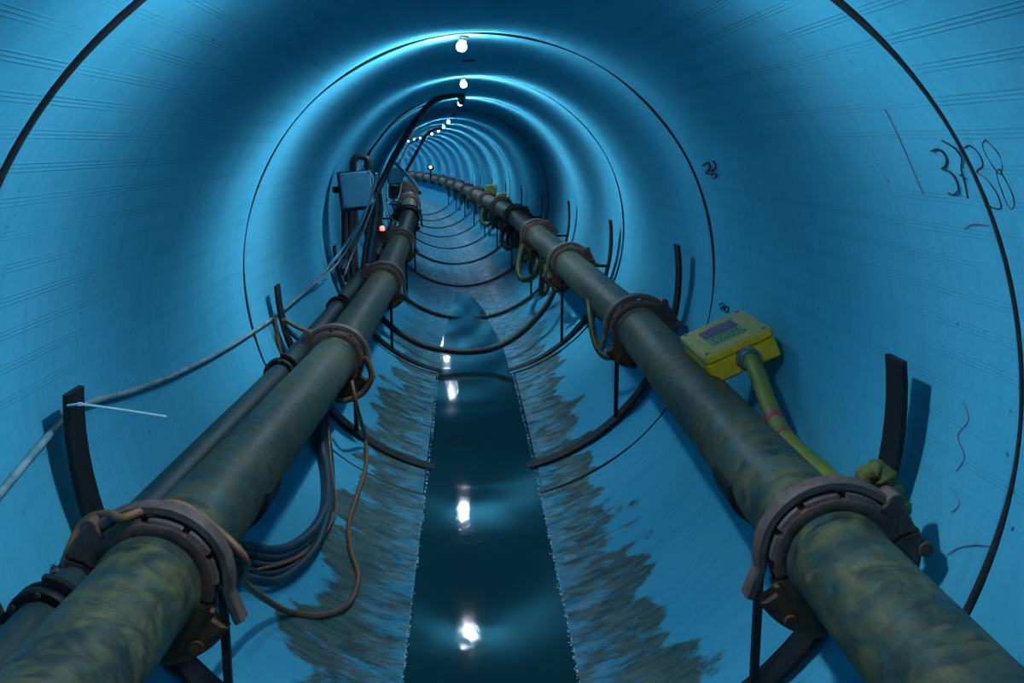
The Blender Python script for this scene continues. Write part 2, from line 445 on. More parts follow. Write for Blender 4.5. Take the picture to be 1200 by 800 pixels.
# ------------------------------------------------------------------ marks written on the lining
def stroke(mb, pts, ox, oy, s, r):
    P = [wallpt(ox+x/s, oy+y/s, RT-0.001) for x, y in pts]
    mb.tube(spline(P, 5), r, 5)
n37 = MB()
stroke(n37, [(365,308),(390,298),(420,312),(437,345),(430,375),(415,390),(450,405),(480,440),(493,482),(485,500),(465,512),(445,503)], 1000, 100, 4, 0.0022)
stroke(n37, [(415,258),(440,272),(475,295),(500,325),(508,350),(505,390),(520,450),(537,530)], 1000, 100, 4, 0.0018)
stroke(n37, [(498,418),(528,438)], 1000, 100, 4, 0.0018)
tag(n37.build('written_number', M_INK, wall), 'handwritten black number 37')
n38 = MB()
stroke(n38, [(520,292),(545,282),(580,305),(605,350),(605,380),(580,405),(620,435),(665,490),(692,550),(690,577),(660,575),(628,558)], 1000, 100, 4, 0.0022)
stroke(n38, [(606,275),(620,256),(645,275),(675,310),(697,350),(700,390),(690,415),(672,402),(645,360),(618,315),(606,275)], 1000, 100, 4, 0.0018)
stroke(n38, [(690,390),(674,402),(676,430),(692,480),(715,540),(738,577),(755,565),(750,520),(725,460),(700,418),(690,390)], 1000, 100, 4, 0.0020)
tag(n38.build('written_number', M_INK, wall), 'handwritten black number 38')
sc = MB()
stroke(sc, [(0,10),(15,0),(22,14),(10,30),(28,34)], 823, 190, 2.4, 0.004)
stroke(sc, [(30,0),(38,18),(26,30),(40,40),(32,50)], 823, 188, 2.4, 0.004)
tag(sc.build('written_scrawl', M_INK, wall), 'small black scrawl')
sc = MB()
stroke(sc, [(0,6),(10,0),(16,8),(4,20),(18,24)], 843, 355, 3, 0.004)
stroke(sc, [(22,4),(32,10),(28,26),(18,20),(22,4)], 843, 357, 3, 0.004)
tag(sc.build('written_scrawl', M_INK, wall), 'small black number beside the yellow box')
for pts in ([(1037,128),(1055,165),(1068,195),(1082,228)], [(1130,268),(1140,262),(1158,264)], [(1128,470),(1135,492),(1122,510),(1130,535),(1120,552)],
            [(1110,650),(1122,642),(1142,638),(1160,640)], [(1118,575),(1124,590),(1115,600)]):
    mb = MB(); mb.tube(spline([wallpt(x, y, RT-0.0005) for x, y in pts], 5), 0.0013, 5)
    mb.build('chalk_line', M_CHALK, wall)

# ------------------------------------------------------------------ bulbs at the crown
def make_bulb(lit, n):
    root = empty('light_bulb')
    s = MB().lathe([(0.0, 0.0), (0.026, 0.0), (0.026, -0.012), (0.019, -0.016), (0.019, -0.026), (0.0, -0.026)], 16)
    s.build('socket', M_SOCKET, root)
    g = MB().lathe([(0.0, -0.022), (0.015, -0.026), (0.018, -0.034), (0.024, -0.044), (0.027, -0.056), (0.024, -0.068), (0.015, -0.077), (0.0, -0.080)], 14, cap=False)
    g.build('glass', M_BULB if lit else M_BULB_OFF, root, True, None)
    return root
bulb_on = make_bulb(True, 0); bulb_off = make_bulb(False, 0)
ORD = ['nearest', 'second', 'third', 'fourth', 'fifth', 'sixth', 'seventh', 'eighth', 'ninth', 'tenth', 'eleventh', 'twelfth', 'thirteenth', 'fourteenth', 'fifteenth', 'sixteenth', 'seventeenth', 'eighteenth', 'nineteenth', 'twentieth']
def lamp_light(side):
    """light of a bulb with an added beam shape: strong across, weak along, one side dimmed"""
    ld = bpy.data.lights.new('bulb_light', 'POINT')
    ld.energy = LAMP_WATTS; ld.color = LAMP_COLOR; ld.shadow_soft_size = 0.029
    ld.use_nodes = True; nt = ld.node_tree; k = NB(nt)
    em = nt.nodes['Emission']
    sp = k.n('ShaderNodeSeparateXYZ'); k.l(k.n('ShaderNodeTexCoord').outputs['Normal'], sp.inputs[0])
    y2 = k.math('MULTIPLY', sp.outputs[1], sp.outputs[1])
    c2 = k.math('SUBTRACT', 1.0, y2, clamp=True)
    c4 = k.math('POWER', c2, 1.55)
    g = k.math('ADD', 0.10, k.math('MULTIPLY', c4, 1.25))  # beam shape added to brighten the rings across the tunnel
    sd = k.sm(k.math('MULTIPLY', sp.outputs[0], side), -1.0, 0.7, 0.40, 1.55) if side else 1.0  # dim side put into the emission, not cast by the socket
    k.put(em.inputs['Strength'], k.math('MULTIPLY', g, sd))
    return ld
SIDE = {0: -1.0, 1: 0.5, 2: 1.0, 4: -1.0, 5: 0.5, 6: 1.0, 7: -0.5, 8: 0.8}
first = True; cnt = 0; LIT = []
for n in range(-3, 19):
    Y = jointY(n)+(0.06 if n >= 0 else 0.03)
    xr = -0.075
    zt = 1.2+math.sqrt(RT**2-xr**2)-0.004
    if n == 3:
        o = bulb_off; tag(o, 'unlit bulb at the tunnel crown beside the hanging black cable', 'light bulb', 'bulbs along the crown')
    else:
        o = bulb_on if first else copy_tree(bulb_on); first = False
        if n < 0: lab = ['lit bulb at the crown just overhead of the viewer', 'lit bulb at the crown one ring behind the viewer', 'lit bulb at the crown two rings behind the viewer'][-1-n]
        else:
            lab = ('lit bulb at the tunnel crown nearest the viewer, at the first full joint' if cnt == 0 else '%s lit bulb from the viewer along the tunnel crown' % ORD[cnt]); cnt += 1
        tag(o, lab, 'light bulb', 'bulbs along the crown')
    o.location = rel(xr, Y, zt)
    sd = SIDE.get(n, 0.0)
    o.rotation_euler = (0, -0.22*sd, 0)
    if n != 3: LIT.append((o, sd))
for o, sd in LIT:
    lo_ = bpy.data.objects.new('bulb_light', lamp_light(sd)); C.objects.link(lo_)
    lo_.parent = o; lo_.location = (0, 0, -0.053)
# small dark bracket at the crown between the first two bulbs
bk = MB().box((0, 0, -0.008), (0.085, 0.03, 0.016), None, 0.003)
o = bk.build('crown_clip', M_BLACK); o.location = rel(-0.05, 6.55, 2.4-0.001)
tag(o, 'small black clip on the crown between the nearest two lit bulbs', 'clip')

# ------------------------------------------------------------------ pipe lines
RP = 0.125
RIGHT = [(0.845, -0.55, .835), (0.853, 2.33, .844), (0.879, 5.40, .860), (0.815, 8.35, .880), (0.80, 11.25, .900), (0.80, 14.15, .93), (0.805, 17.05, .92), (0.80, 19.95, .915),
         (0.805, 22.85, .93), (0.82, 25.75, .93), (0.835, 28.65, .96), (0.86, 31.55, .96), (0.88, 34.45, .98), (0.88, 37.35, .98), (0.88, 40.25, .98), (0.88, 43.15, .98), (0.88, 46.05, .98), (0.88, 48.95, .98)]
LEFT = [(-0.90, -0.55, .86), (-0.855, 2.36, .795), (-0.805, 5.42, .700), (-0.765, 8.40, .722), (-0.765, 11.25, .80), (-0.73, 14.15, .93), (-0.755, 17.05, .98), (-0.77, 19.95, 1.0),
        (-0.78, 22.85, 1.0), (-0.78, 25.75, 1.0)]
RIGHT = [rel(*p) for p in RIGHT]; LEFT = [rel(*p) for p in LEFT]
def pipe_section(A, B, r, name, mat, label, group, collars=True):
    d = B-A; L = d.length
    root = empty(name, A); root.rotation_euler = d.to_track_quat('Y', 'Z').to_euler()
    M = Matrix.Rotation(-PI/2, 4, 'X')     # local z -> y
    g = 0.004
    prof = [(r*0.92, g), (r, g)]
    prof += [(r, g+(L-2*g)*i/10) for i in range(1, 10)] + [(r, L-g), (r*0.92, L-g)]
    MB().lathe(prof, 48, M).build('pipe_wall', mat, root)
    if collars:
        for y0, y1 in ((0.012, 0.075), (L-0.075, L-0.012)):
            MB().lathe([(r*0.99, y0), (r*1.045, y0+0.004), (r*1.045, y1-0.006), (r*0.99, y1)], 48, M, False).build('end_collar', mat, root)
    tag(root, label, 'pipe', group)
    return root
def clampname(i, side):
    if i == 0: return 'behind the viewer'
    return '%s clamp' % ('nearest' if i == 1 else ORD[i-1])
for side, PTS in (('right', RIGHT), ('left', LEFT)):
    for i in range(len(PTS)-1):
        if i == 0: lab = 'weathered green steel pipe nearest the viewer on the %s, running out of the frame' % side
        else: lab = 'weathered green steel pipe of the %s line between its %s and %s clamps' % (side, 'nearest' if i == 1 else ORD[i-1], ORD[i])
        root = pipe_section(PTS[i], PTS[i+1], RP, 'steel_pipe', M_PIPE, lab, '%s pipe line sections' % side)
        if i == 1:
            # dark half saddle hugging the underside
            s = 1 if side == 'right' else -1
            yv = 0.62 if side == 'right' else 0.80
            mb = MB().arc(182, 330, [(RP+0.002, -0.10), (RP+0.016, -0.09), (RP+0.016, 0.09), (RP+0.002, 0.10)], 18, yv)
            if s < 0: mb.flip()
            mb.build('saddle', M_BLACK, root)

def make_clamp(s):
    """pipe clamp coupling; local x points to the tunnel wall on the right line, mirrored on the left"""
    root = empty('pipe_clamp')
    def fin(mb, name, mat, par=root, sharp=30):
        if s < 0: mb.flip()
        return mb.build(name, mat, par, True, sharp)
    prof = [(0.126, -0.036), (0.146, -0.040), (0.158, -0.036), (0.160, -0.022), (0.152, -0.016), (0.152, 0.016), (0.160, 0.022), (0.158, 0.036), (0.146, 0.040), (0.126, 0.036)]
    up = MB().arc(22, 196, prof, 40)
    up = fin(up, 'shell_half', M_CLAMP)
    # raised cast blocks on the upper half
    for a0, a1, r1 in ((52, 84, .172), (92, 122, .168), (128, 152, .171), (158, 180, .167)):
        fin(MB().arc(a0, a1, [(0.150, -0.034), (r1, -0.030), (r1, 0.030), (0.150, 0.034)], 6), 'cast_block', M_LEVER, up)
    lo = MB().arc(200, 378, prof, 40)
    lo = fin(lo, 'shell_half', M_RUST)
    for a0, a1, r1 in ((206, 232, .170), (262, 300, .168)):
        fin(MB().arc(a0, a1, [(0.150, -0.034), (r1, -0.030), (r1, 0.030), (0.150, 0.034)], 6), 'cast_block', M_RUST, lo)
    # ears of the closing side, towards the wall
    fin(MB().arc(21.5, 50, [(0.140, -0.030), (0.205, -0.028), (0.212, -0.015), (0.212, 0.015), (0.205, 0.028), (0.140, 0.030)], 8), 'ear', M_CLAMP)
    fin(MB().arc(-8, 18.5, [(0.140, -0.032), (0.212, -0.030), (0.222, -0.012), (0.222, 0.012), (0.212, 0.030), (0.140, 0.032)], 8), 'ear', M_CLAMP)
    a = math.radians(6); Mp = Matrix.Translation((0.225*math.cos(a), -0.034, 0.225*math.sin(a))) @ Matrix.Rotation(-PI/2, 4, 'X')
    fin(MB().lathe([(0, 0), (0.018, 0), (0.020, 0.004), (0.020, 0.064), (0.018, 0.068), (0, 0.068)], 14, Mp), 'pin', M_CLAMP)
    # hinge at the lower inner side
    fin(MB().arc(214, 266, [(0.140, -0.030), (0.205, -0.028), (0.222, -0.014), (0.222, 0.014), (0.205, 0.028), (0.140, 0.030)], 10), 'hinge_lug', M_RUST)
    a = math.radians(236); Mp = Matrix.Translation((0.196*math.cos(a), -0.042, 0.196*math.sin(a))) @ Matrix.Rotation(-PI/2, 4, 'X')
    fin(MB().lathe([(0, 0), (0.017, 0), (0.017, 0.010), (0.010, 0.012), (0.010, 0.070), (0.017, 0.072), (0.017, 0.080), (0, 0.080)], 12, Mp), 'hinge_pin', M_RUST)
    # lever arm over the top
    cs = []; fr = []
    K = 34
    for i in range(K+1):
        t = i/K; th = math.radians(40+150*t)
        r = 0.185+0.003*math.sin(t*PI)
        if t < 0.12: r = 0.188
        cs.append(Vector((r*math.cos(th), 0.012, r*math.sin(th)))); fr.append((Vector((math.cos(th), 0, math.sin(th))), Vector((0, 1, 0))))
    th = math.radians(190); dirn = Vector((-math.sin(th), 0, math.cos(th))); rad = Vector((math.cos(th), 0, math.sin(th)))
    tail = (dirn*0.8+rad*0.45).normalized(); nrm = Vector((-tail.z, 0, tail.x))
    if nrm.dot(rad) < 0: nrm = -nrm
    base = cs[-1]
    for q in (0.03, 0.06, 0.085):
        cs.append(base+tail*q); fr.append((nrm, Vector((0, 1, 0))))
    hw = 0.013
    prof2 = [(-hw, -0.020), (-hw*0.6, -0.025), (hw*0.6, -0.025), (hw, -0.020), (hw, 0.020), (hw*0.6, 0.025), (-hw*0.6, 0.025), (-hw, 0.020)]
    lev = fin(MB().sweep(cs, fr, prof2), 'lever', M_LEVER)
    a = math.radians(46); Mp = Matrix.Translation((0.203*math.cos(a), -0.026, 0.203*math.sin(a))) @ Matrix.Rotation(-PI/2, 4, 'X')
    fin(MB().lathe([(0, 0), (0.020, 0), (0.022, 0.004), (0.022, 0.068), (0, 0.070)], 14, Mp), 'lever_pivot', M_LEVER, lev)
    return root
for side, PTS in (('right', RIGHT), ('left', LEFT)):
    proto = make_clamp(1 if side == 'right' else -1)
    for i in range(1, len(PTS)):
        o = proto if i == 1 else copy_tree(proto)
        o.location = PTS[i]
        d = PTS[min(i+1, len(PTS)-1)]-PTS[i-1]
        o.rotation_euler = d.to_track_quat('Y', 'Z').to_euler()
        if i > 1: o.rotation_euler.rotate_axis('Y', random.uniform(-0.15, 0.15))
        tag(o, 'rusty lever clamp on the %s pipe line, %s from the viewer' % (side, 'nearest' if i == 1 else ORD[i-1]), 'pipe clamp', 'clamps of the %s pipe line' % side)

# smaller pipe behind the left line
SM = [(-1.085, -0.6, .83), (-1.045, 2.17, .797), (-1.000, 4.86, .752), (-0.975, 6.95, .752), (-0.965, 9.8, .77), (-0.965, 12.6, .80), (-0.955, 15.4, .80), (-0.96, 18.2, .80)]
SM = [rel(*p) for p in SM]
RS = 0.052
for i in range(len(SM)-1):
    lab = 'thin dark pipe behind the left line, %s' % ('cut off by the frame edge' if i == 0 else 'from its %s to %s coupling' % ('nearest' if i == 1 else ORD[i-1], ORD[i]))
    pipe_section(SM[i], SM[i+1], RS, 'thin_pipe', M_PIPE2, lab, 'thin pipe sections', False)
def make_coupling():
    root = empty('pipe_coupling'); M = Matrix.Rotation(-PI/2, 4, 'X')
    MB().lathe([(RS+0.001, -0.03), (RS+0.020, -0.030), (RS+0.026, -0.022), (RS+0.026, -0.008), (RS+0.017, -0.004), (RS+0.017, 0.004), (RS+0.026, 0.008), (RS+0.026, 0.022), (RS+0.020, 0.03), (RS+0.001, 0.03)], 36, M, False).build('flange', M_BLACK, root)
    for k in range(6):
        a = k*PI/3; Mp = Matrix.Translation(((RS+0.014)*math.cos(a), -0.036, (RS+0.014)*math.sin(a))) @ M
        MB().lathe([(0, 0), (0.007, 0), (0.007, 0.072), (0, 0.072)], 6, Mp).build('bolt', M_CLAMP, root)
    MB().arc(60, 120, [(RS+0.024, -0.012), (RS+0.05, -0.010), (RS+0.05, 0.010), (RS+0.024, 0.012)], 4).build('lug', M_BLACK, root)
    return root
cp = make_coupling()
for i in range(1, len(SM)):
    o = cp if i == 1 else copy_tree(cp)
    o.location = SM[i]; o.rotation_euler = (SM[min(i+1, len(SM)-1)]-SM[i-1]).to_track_quat('Y', 'Z').to_euler(); o.rotation_euler.rotate_axis('Y', 0.6)
    tag(o, 'black bolted coupling on the thin left pipe, %s from the viewer' % ('nearest' if i == 1 else ORD[i-1]), 'coupling', 'couplings of the thin pipe')

# ------------------------------------------------------------------ supports: bent strap, props, stub brackets
def lerp_line(PTS, Y):
    for A, B in zip(PTS, PTS[1:]):
        if A.y <= Y <= B.y: return A.lerp(B, (Y-A.y)/(B.y-A.y))
    return PTS[-1]
SUPY = [-0.25, 2.63, 5.53, 8.08, 10.95, 13.85, 16.75, 19.6, 22.5, 25.4, 28.3, 31.2]
for i, Y in enumerate(SUPY):
    if i == 0: continue
    root = empty('pipe_support', rel(0, Y, 0.02))
    inv = -root.location
    rs = 1.122; zc = cz(Y)-(0.078 if i < 4 else 0.066)
    aL = {1: -95, 2: -89, 3: -88}.get(i, -88-random.uniform(0, 3)); aR = {1: 98.5, 2: 100, 3: 98}.get(i, 97+random.uniform(-2, 3))
    wdt = 0.11; th = 0.015
    cs = []; fr = []; K = 60
    for k in range(K+1):
        a = math.radians(aL+(aR-aL)*k/K)
        rad = Vector((math.sin(a), 0, -math.cos(a)))
        cs.append(Vector((cx(Y), Y, zc))+rad*rs+inv); fr.append((rad, Vector((0, 1, 0))))
    mb = MB().sweep(cs, fr, [(-th/2, -wdt/2), (th/2, -wdt/2), (th/2, wdt/2), (-th/2, wdt/2)])
    mb.build('strap', M_BLACK, root)
    lp, rp_ = lerp_line(LEFT, Y-0.03), lerp_line(RIGHT, Y-0.03)
    for P, s in ((lp, 1), (rp_, -1)):
        if i > 9 and s > 0: continue
        # prop on the inner side of the pipe, from the strap up to the pipe belly
        x = P.x+s*0.095
        dxr = x-cx(Y); zb = zc-math.sqrt(max(rs**2-dxr**2, 0))+0.004
        zt_ = P.z-0.06
        b2 = MB().box(Vector((x, Y, (zb+zt_)/2))+inv, (0.022, 0.022, zt_-zb)); b2.build('prop', M_BLACK, root)
        # cross plate under the pipe
        b3 = MB().box(Vector((P.x, Y, P.z-RP-0.008))+inv, (0.20, 0.06, 0.014), None, 0.002); b3.build('saddle_plate', M_BLACK, root)
        # stub tying the pipe to the strap near the wall
        zz = P.z+0.03; xw = cx(Y)-s*(math.sqrt(rs**2-(zz-zc)**2)-0.006); xi = P.x-s*(RP-0.01)
        MB().tube([Vector((xi, Y, zz))+inv, Vector((xw, Y, zz))+inv], 0.012, 10).build('stub', M_BLACK, root)
    tag(root, 'bent black steel strap cradling both pipe lines, %s from the viewer' % ('nearest' if i == 1 else ORD[i-1]), 'pipe support', 'bent strap supports')

# ------------------------------------------------------------------ cables
def cable(name, pts, r, mat, label, cat='cable', group=None, k=8, n=8):
    P = spline(pts, k); org = P[0].copy()
    o = MB().tube([p-org for p in P], r, n).build(name, mat, None, True, 60); o.location = org
    return tag(o, label, cat, group)
W = wallpt
cable('grey_cable', [W(-60, 640, 1.185), W(0, 578, 1.175), W(40, 530, 1.17), W(78, 488, 1.183), W(103, 472, 1.183), W(160, 456, 1.180), W(215, 434, 1.18), W(270, 405, 1.182), W(318, 374, 1.182),
      W(345, 352, 1.16), W(372, 328, 1.14), at(400, 293, 7.9), at(425, 255, 7.9), at(438, 220, 7.85), at(441, 203, 7.8)], 0.0105, M_CABLE_GREY, 'grey cable sagging along the left wall up to the grey switch box')
cable('thin_wire', [W(372, 331, 1.12), at(398, 305, 7.7), at(420, 268, 7.6), at(430, 245, 7.6), at(437, 212, 7.6), at(432, 200, 7.7)], 0.006, M_WIRE, 'thin pale wire hanging below the near grey box', 'wire')
cable('thin_wire', [at(404, 322, 7.6), at(412, 300, 7.7), at(424, 275, 7.7), at(433, 252, 7.7), at(440, 232, 7.7)], 0.005, M_WIRE, 'thin pale wire beside the black cable at the left wall', 'wire')
# zip tie on the nearest strap
zt = empty('cable_tie', W(95, 474, 1.09))
b = zt.location
mb = MB(); mb.tube([p-b for p in spline([at(79, 475, 2.575), at(92, 473.5, 2.572), at(108, 475, 2.60), at(150, 481, 2.63), at(195, 488, 2.66)], 6)], 0.0032, 6); mb.build('strap_tail', M_TIE, zt)
MB().box(at(94, 473.5, 2.57)-b, (0.014, 0.008, 0.010), None, 0.002).build('tie_head', M_TIE, zt)
tag(zt, 'white plastic tie with a long tail on the nearest left strap end', 'cable tie')

# orange cable: hangs from the second left clamp, lies on the invert, climbs the nearest left clamp
c1 = LEFT[1]
def onclamp(th, r, dy=-0.01): 
    a = math.radians(th); return Vector((c1.x-r*math.cos(a), c1.y+dy, c1.z+r*math.sin(a)))
cable('orange_cable', [at(412, 446, 5.2), at(418, 475, 5.15), W(428, 515, 1.15), W(429, 545, 1.18), W(417, 585, 1.187), W(409, 612, 1.187), W(411, 645, 1.187), W(420, 676, 1.187), W(408, 708, 1.187), W(378, 721, 1.187), W(340, 717, 1.18), at(308, 700, 3.0),
      at(285, 680, 2.62), onclamp(175, 0.215, 0.07), onclamp(150, 0.183, 0.07), onclamp(110, 0.180, 0.075), onclamp(90, 0.183, 0.02), onclamp(74, 0.186, -0.036), onclamp(58, 0.20, 0.02), onclamp(35, 0.225, 0.06), onclamp(8, 0.225, 0.02), W(102, 660, 1.15), W(84, 686, 1.17)], 0.0115, M_CABLE_ORANGE, 'orange brown cable lying on the floor and threaded through the nearest left clamp')
c2 = LEFT[2]
def onc2(th, r, dy): 
    a = math.radians(th); return Vector((c2.x-r*math.cos(a), c2.y+dy, c2.z+r*math.sin(a)))
cable('orange_cable', [onc2(172, 0.176, -0.055), onc2(188, 0.20, -0.055), onc2(205, 0.225, -0.055), onc2(230, 0.235, -0.055), onc2(255, 0.225, -0.055), onc2(278, 0.20, -0.055)], 0.017, M_CABLE_ORANGE, 'tan cable looped around the underside of the second left clamp')
cable('orange_cable', [at(322, 372, 5.42), at(325, 395, 5.42), at(330, 420, 5.42), at(335, 440, 5.35)], 0.012, M_CABLE_ORANGE, 'short tan cable running down the second left strap end')
cable('orange_cable', [at(332, 374, 5.4), at(350, 384, 5.5), at(372, 393, 5.6), at(392, 402, 5.7)], 0.011, M_CABLE_ORANGE, 'tan cable between the second left strap end and the clamp')
cable('blue_cable', [at(333, 382, 5.45), at(355, 402, 5.5), at(375, 415, 5.5)], 0.013, M_CABLE_BLUE, 'dark blue cable slanting from the second left strap behind the pipe')
# dark blue bundle under the left pipe
for j, (dx_, dy_, rr, rad) in enumerate([(0, 0, 1.165, 0.024), (7, 6, 1.172, 0.017), (12, 13, 1.178, 0.015), (16, 20, 1.178, 0.013), (5, 27, 1.16, 0.018)]):
    top = [at(372+dx_*0.6, 470, 5.2-0.05*j), W(373+dx_*0.7, 505, rr-0.03)]
    mid = [W(381+dx_*0.5, 545, rr), W(383+dx_*0.3, 585+dy_*0.3, rr), W(372+dx_*0.3, 615+dy_*0.7, rr), W(350+dx_*0.3, 636+dy_, rr), W(322, 646+dy_*1.3, rr), W(290, 642+dy_*1.3, rr-0.01), W(255, 640+dy_*1.2, rr-0.03)]
    cable('blue_cable', top+mid, rad, M_CABLE_BLUE, ['thickest dark blue cable, innermost of the bundle under the left pipe', 'dark blue cable second from the inside of the bundle under the left pipe', 'dark blue cable in the middle of the bundle under the left pipe', 'thin dark blue cable near the outside of the bundle under left pipe', 'dark blue cable crossing lowest in the bundle under the left pipe'][j], 'cable', 'cable bundle under the left pipe')
cable('orange_cable', [at(384, 490, 5.0), W(388, 545, 1.16), W(394, 590, 1.175), W(390, 608, 1.175), W(375, 632, 1.17), W(345, 655, 1.165), W(300, 668, 1.16)], 0.007, M_CABLE_ORANGE, 'thin orange wire inside the blue cable bundle', 'wire')
# black hose slung across the tunnel
cable('black_hose', [at(430, 352, 8.75), at(447, 372, 8.6), at(470, 391, 8.5), at(500, 406, 8.4), at(540, 412, 8.35), at(575, 409, 8.4), at(605, 394, 8.5), at(630, 371, 8.7), at(645, 350, 8.9), at(652, 330, 9.1)], 0.029, M_CABLE_BLACK, 'black hose slung across the tunnel just above the water', 'hose')
# thick black cables from the crown to the left wall
cb = cable('black_cable', [rel(-0.06, 10.45, 2.40), rel(-0.06, 10.45, 2.33), at(540, 112, 10.2), at(520, 113, 10.1), at(502, 124, 9.9), at(483, 148, 9.7), at(464, 180, 9.5), at(448, 212, 9.3), at(430, 250, 9.1), at(412, 290, 8.7), W(400, 318, 1.10)], 0.032, M_CABLE_BLACK, 'thick black cable looping from the crown down to the left wall')
cable('black_cable', [at(525, 112, 10.3), at(500, 118, 10.4), at(475, 132, 10.2), at(455, 150, 9.9), at(430, 182, 9.6)], 0.012, M_CABLE_BLACK, 'thin black cable beside the thick one near the crown')
cable('black_cable', [at(521, 149, 22.4), at(510, 152, 22.2), at(500, 158, 22), at(490, 175, 22), at(480, 193, 22), at(474, 204, 22)], 0.035, M_CABLE_BLACK, 'far black cable dropping from the crown towards the left box')
cable('black_cable', [at(491, 163, 30), at(484, 166, 29), at(478, 172, 28), at(472, 184, 27), at(466, 194, 26)], 0.03, M_CABLE_BLACK, 'farthest black cable dropping from the crown on the left')
cable('black_cable', [at(459, 187, 18), at(468, 196, 17.5), at(478, 206, 17), at(486, 216, 16.5), at(492, 226, 16)], 0.03, M_CABLE_BLACK, 'black cable slanting across over the far left pipe')
# dark hanging bundles under the near grey box
for j, (x0, x1, r, m_) in enumerate([(404, 408, 0.034, M_CABLE_BLACK), (410, 414, 0.026, M_CABLE_BLACK), (434, 424, 0.024, M_CABLE_BLACK), (440, 430, 0.026, M_CABLE_BLUE), (416, 418, 0.024, M_CABLE_RED), (445, 434, 0.022, M_CABLE_BLACK)]):
    y0 = 240 if j in (0, 1, 4) else 226; Y = 8.35 if j < 2 else 8.9
    cable('hanging_cable', [at(x0, y0, Y), at(x0+1, y0+25, Y), at((x0+x1)/2-1, 295, Y-0.05), at(x1, 330, Y-0.1)], r, m_,
          ['thick black cable leaving the bottom left of the near grey box', 'black cable leaving the bottom middle of the near grey box', 'black cable hanging right of the near grey box', 'blue black cable hanging beside the left pipe near the grey box', 'dark red cable hanging below the near grey box', 'black cable hanging closest to the left pipe behind the grey box'][j], 'cable', 'cables hanging below the near grey box')

# ------------------------------------------------------------------ grey switch boxes on the left wall
def switch_box(c, s, label, conduit=True):
    root = empty('switch_box', c)
    R_ = Matrix.Rotation(math.radians(16), 4, 'Z') @ Matrix.Rotation(math.radians(-5), 4, 'Y')
    MB().box((-0.01*s, 0.075*s, -0.01*s), (0.27*s, 0.13*s, 0.31*s), R_, 0.008*s).build('body', M_BLACK, root)
    MB().box((0, 0, 0), (0.245*s, 0.03*s, 0.275*s), R_, 0.007*s).build('cover', M_GREYBOX, root)
    for sx in (-1, 1):
        for sz in (-1, 1):
            p = R_ @ Vector((sx*0.108*s, -0.016*s, sz*0.122*s))
            MB().lathe([(0, -0.003), (0.006*s, -0.003), (0.006*s, 0.004), (0, 0.004)], 8, Matrix.Translation(p) @ Matrix.Rotation(PI/2, 4, 'X')).build('screw', M_BLACK, root)
    if conduit:
        p0 = Vector((-0.03*s, 0.06*s, 0.14*s))
        MB().tube(spline([p0, p0+Vector((0, 0, 0.06*s)), p0+Vector((0.02*s, 0, 0.105*s)), p0+Vector((0.06*s, 0.01, 0.12*s)), p0+Vector((0.105*s, 0.02, 0.10*s)), p0+Vector((0.115*s, 0.03, 0.03*s)), p0+Vector((0.115*s, 0.03, -0.04*s))], 6), 0.028*s, 12).build('conduit', M_CABLE_BLACK, root)
        MB().tube([Vector((0.0, 0.03, 0.13*s)), Vector((0.015, 0.03, 0.2*s))], 0.010*s, 8).build('cable_stub', M_WIRE, root)
        MB().box((-0.09*s, 0.18*s, 0.0), (0.24*s, 0.09*s, 0.05*s), R_).build('bracket', M_BLACK, root)
    return tag(root, label, 'electrical box', 'grey electrical boxes on the left wall')
switch_box(at(418, 222, 8.05), 1.0, 'near grey electrical box with a black conduit loop on the left wall')
switch_box(at(463, 206, 19.0), 1.0, 'far small grey electrical box on the left wall beyond the first', False)
bx_ = empty('dark_box', at(463, 225, 19.2))
MB().box((0, 0, 0), (0.24, 0.12, 0.25), None, 0.01).build('body', M_CABLE_BLUE, bx_)
MB().box((0, -0.065, 0.02), (0.18, 0.01, 0.16), None, 0.003).build('cover', M_CABLE_BLACK, bx_)
tag(bx_, 'dark box hanging under the far grey electrical box', 'electrical box')
# red indicator lamp
rl = empty('indicator_lamp', at(448, 271, 8.6))
MB().box((0, 0.03, -0.03), (0.08, 0.05, 0.08), None, 0.006).build('housing', M_BLACK, rl)
MB().lathe([(0, -0.02), (0.02, -0.018), (0.022, 0), (0.018, 0.018), (0, 0.024)], 12, Matrix.Translation((0, 0, 0.025))).build('lens', M_REDLAMP, rl)
tag(rl, 'small red glowing indicator lamp beside the left pipe', 'lamp')
cable('thin_wire', [at(455, 215, 18.5), at(454, 235, 17), at(457, 252, 14), at(466, 262, 11.5), at(460, 266, 11.3)], 0.008, M_WIRE, 'thin pale wire hanging from the far box to the left pipe', 'wire')
cable('thin_wire', [at(471, 214, 18.5), at(468, 228, 18), at(463, 238, 17), at(456, 232, 17)], 0.008, M_WIRE, 'thin pale wire looped under the far grey box', 'wire')

